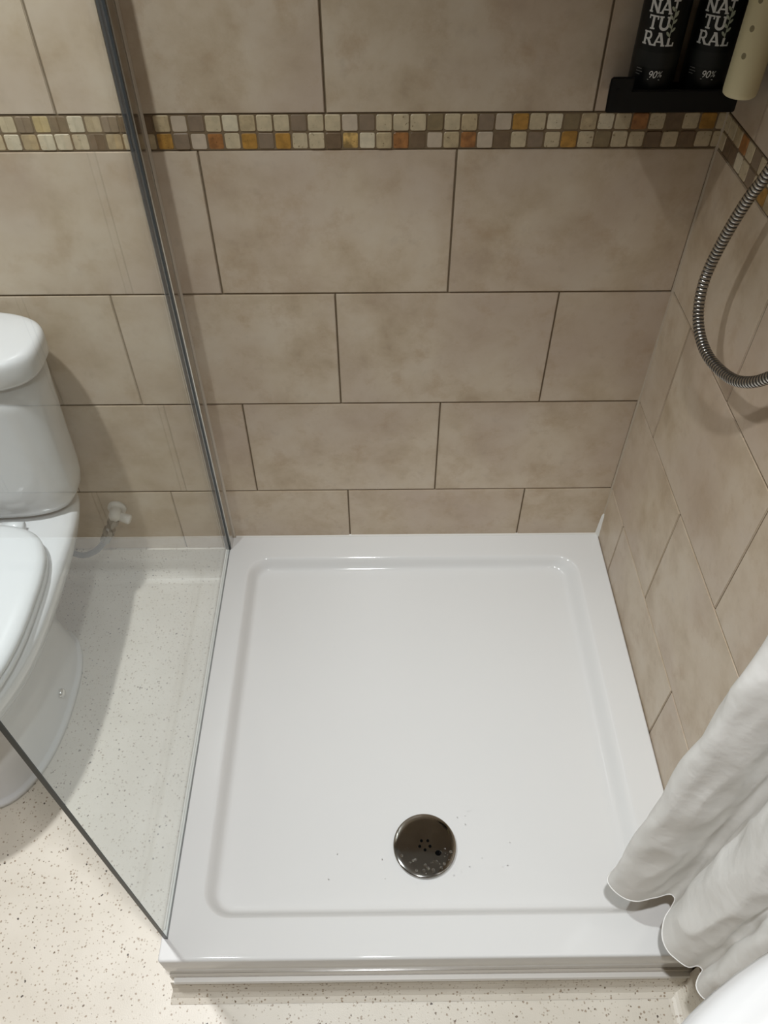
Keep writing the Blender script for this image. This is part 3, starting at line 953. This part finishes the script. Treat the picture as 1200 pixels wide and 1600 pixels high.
def bottle(cx, cy, label, phi0):
    z0, r = HZ0 + 0.0065, 0.0312
    b = tag(empty('soap_bottle', (cx, cy, z0)), label, 'bottle', 'black bottles in the wall holder')
    prof_ = [(0.028, 0.0), (0.0305, 0.0015), (r, 0.005), (r, 0.185), (0.0295, 0.195), (0.024, 0.201), (0.0125, 0.204), (0.0125, 0.212)]
    bo = part('body', *loft([disc_ring(cx, cy, z0 + z, q, 48) for q, z in prof_]), M['bottle'], b, True)
    part('pump', *join_vf([loft([disc_ring(cx, cy, z0 + z, q, 24) for q, z in ((0.0145, 0.2122), (0.0145, 0.228), (0.006, 0.230), (0.006, 0.252))]),
                           box_vf(cx - 0.008, cx + 0.008, cy - 0.042, cy + 0.010, z0 + 0.2522, z0 + 0.264)]), M['black'], b)
    part('label_band', *loft([disc_ring(cx, cy, z, r + 0.00015, 48) for z in (1.1945, 1.2135)], False, False), M['band'], b, True, bo)
    R2 = r + 0.0004
    h = 0.0160
    zb_ = 1.2215
    W = 0.0425
    P1, x1 = text_polys('RA', -W / 2, 0, h, 1.0)
    L = stroke((x1 + 0.0045, 0), (x1 + 0.0045, h * 0.62), h * S) + stroke((x1 + 0.0015, T_ * h / 2), (x1 + 0.0115, T_ * h / 2), h * T_) + stroke((x1 + 0.0112, 0), (x1 + 0.0112, h * 0.30), h * T_)
    P2, x2 = text_polys('TU', -W / 2 + 0.0030, h * 1.16, h, 1.0)
    P3, x3 = text_polys('NA', -W / 2 + 0.0010, h * 2.32, h, 1.0)
    xs = x1 + 0.0045
    I3 = stroke((xs, h * 2.75), (xs, h * 3.32), h * S * 0.8) + stroke((xs - 0.0045, h * 3.28), (xs + 0.0045, h * 3.28), h * T_)
    print_mesh('lettering', P1 + L + P2 + P3 + I3, M['ink'], b, cx, cy, R2, phi0, zb_, bo)
    stem = stroke((xs, h * 0.62), (xs + 0.0008, h * 2.75), h * 0.07)
    for t, s in ((0.85, -1), (1.15, 1), (1.45, -1), (1.75, 1), (2.05, -1), (2.35, 1), (2.65, -1), (2.2, 1)):
        stem.append(ellipse(xs + s * 0.0028, h * t + 0.001, 0.0036, 0.0016, math.radians(50 if s > 0 else 130)))
    print_mesh('leaf_sprig', stem, M['leaf'], b, cx, cy, R2, phi0, zb_, bo)
    g = 0.0094
    sh = lambda ps, ox, s=1.0: [[(ox + (px + 0.20 * py) * g * s, py * g * s) for px, py in q] for q in ps]
    pc = sh(DIG9, -0.0060) + sh(DIG0, -0.0002) + [[(x, y + 0.0012) for x, y in q] for q in sh(PCT, 0.0062, 0.85)]
    pc += stroke((-0.0055, -0.0018), (0.0110, -0.0018), 0.0006)
    print_mesh('figure', pc, M['ink'], b, cx, cy, R2, phi0 + 0.10, 1.1825, bo)
    fine = []
    for k in range(3):
        fine += stroke((-0.0215, 0.0095 - 0.0035 * k), (-0.0215 + (0.0085, 0.0098, 0.0070)[k], 0.0095 - 0.0035 * k), 0.0010)
    print_mesh('small_print', fine, M['inkgrey'], b, cx, cy, R2, phi0, 1.1825, bo)
    return b
bottle(-0.1430, -0.0440, 'black bottle with white slab lettering, left of the two in the holder', math.radians(-22))
bottle(-0.0690, -0.0440, 'black bottle with white slab lettering, nearer the room corner and the cream tube', math.radians(-24))

# cream tube with small holes
tcx, tcy, tr, tz0, tz1 = -0.0395, -0.1080, 0.0225, 1.1720, 1.4200
ptube = tag(empty('perforated_tube', (tcx, tcy, tz0)), 'cream plastic tube with small punched holes hanging in front of the bottles', 'tube')
prof_ = [(0.0150, 0.0), (0.0195, 0.0006), (0.0218, 0.0026), (tr, 0.007), (tr, 0.246), (0.020, 0.248)]
tb = part('shell', *loft([disc_ring(tcx, tcy, tz0 + z, q, 48) for q, z in prof_]), M['cream'], ptube, True)
def wall_hole(phi, z, r=0.0031):
    ring_o, ring_i = [], []
    for i in range(14):
        t = 2 * PI * i / 14
        a, zz = phi + r * math.cos(t) / tr, z + r * 1.25 * math.sin(t)
        ring_o.append((tcx + (tr + 0.00018) * math.sin(a), tcy - (tr + 0.00018) * math.cos(a), zz))
        ring_i.append((tcx + (tr - 0.002) * math.sin(a), tcy - (tr - 0.002) * math.cos(a), zz))
    return loft([ring_i, ring_o])
M['tubehole'] = plain('tube_hole_shade', (0.26, 0.22, 0.12), 0.6)
for phi, zz in ((-46, 1.2865), (-46, 1.2555), (-46, 1.2245), (-46, 1.3175), (32, 1.3030), (32, 1.2720), (32, 1.2410), (110, 1.2555), (110, 1.2865), (190, 1.2720)):
    part('hole', *wall_hole(math.radians(phi), zz), M['tubehole'], ptube, False, tb)
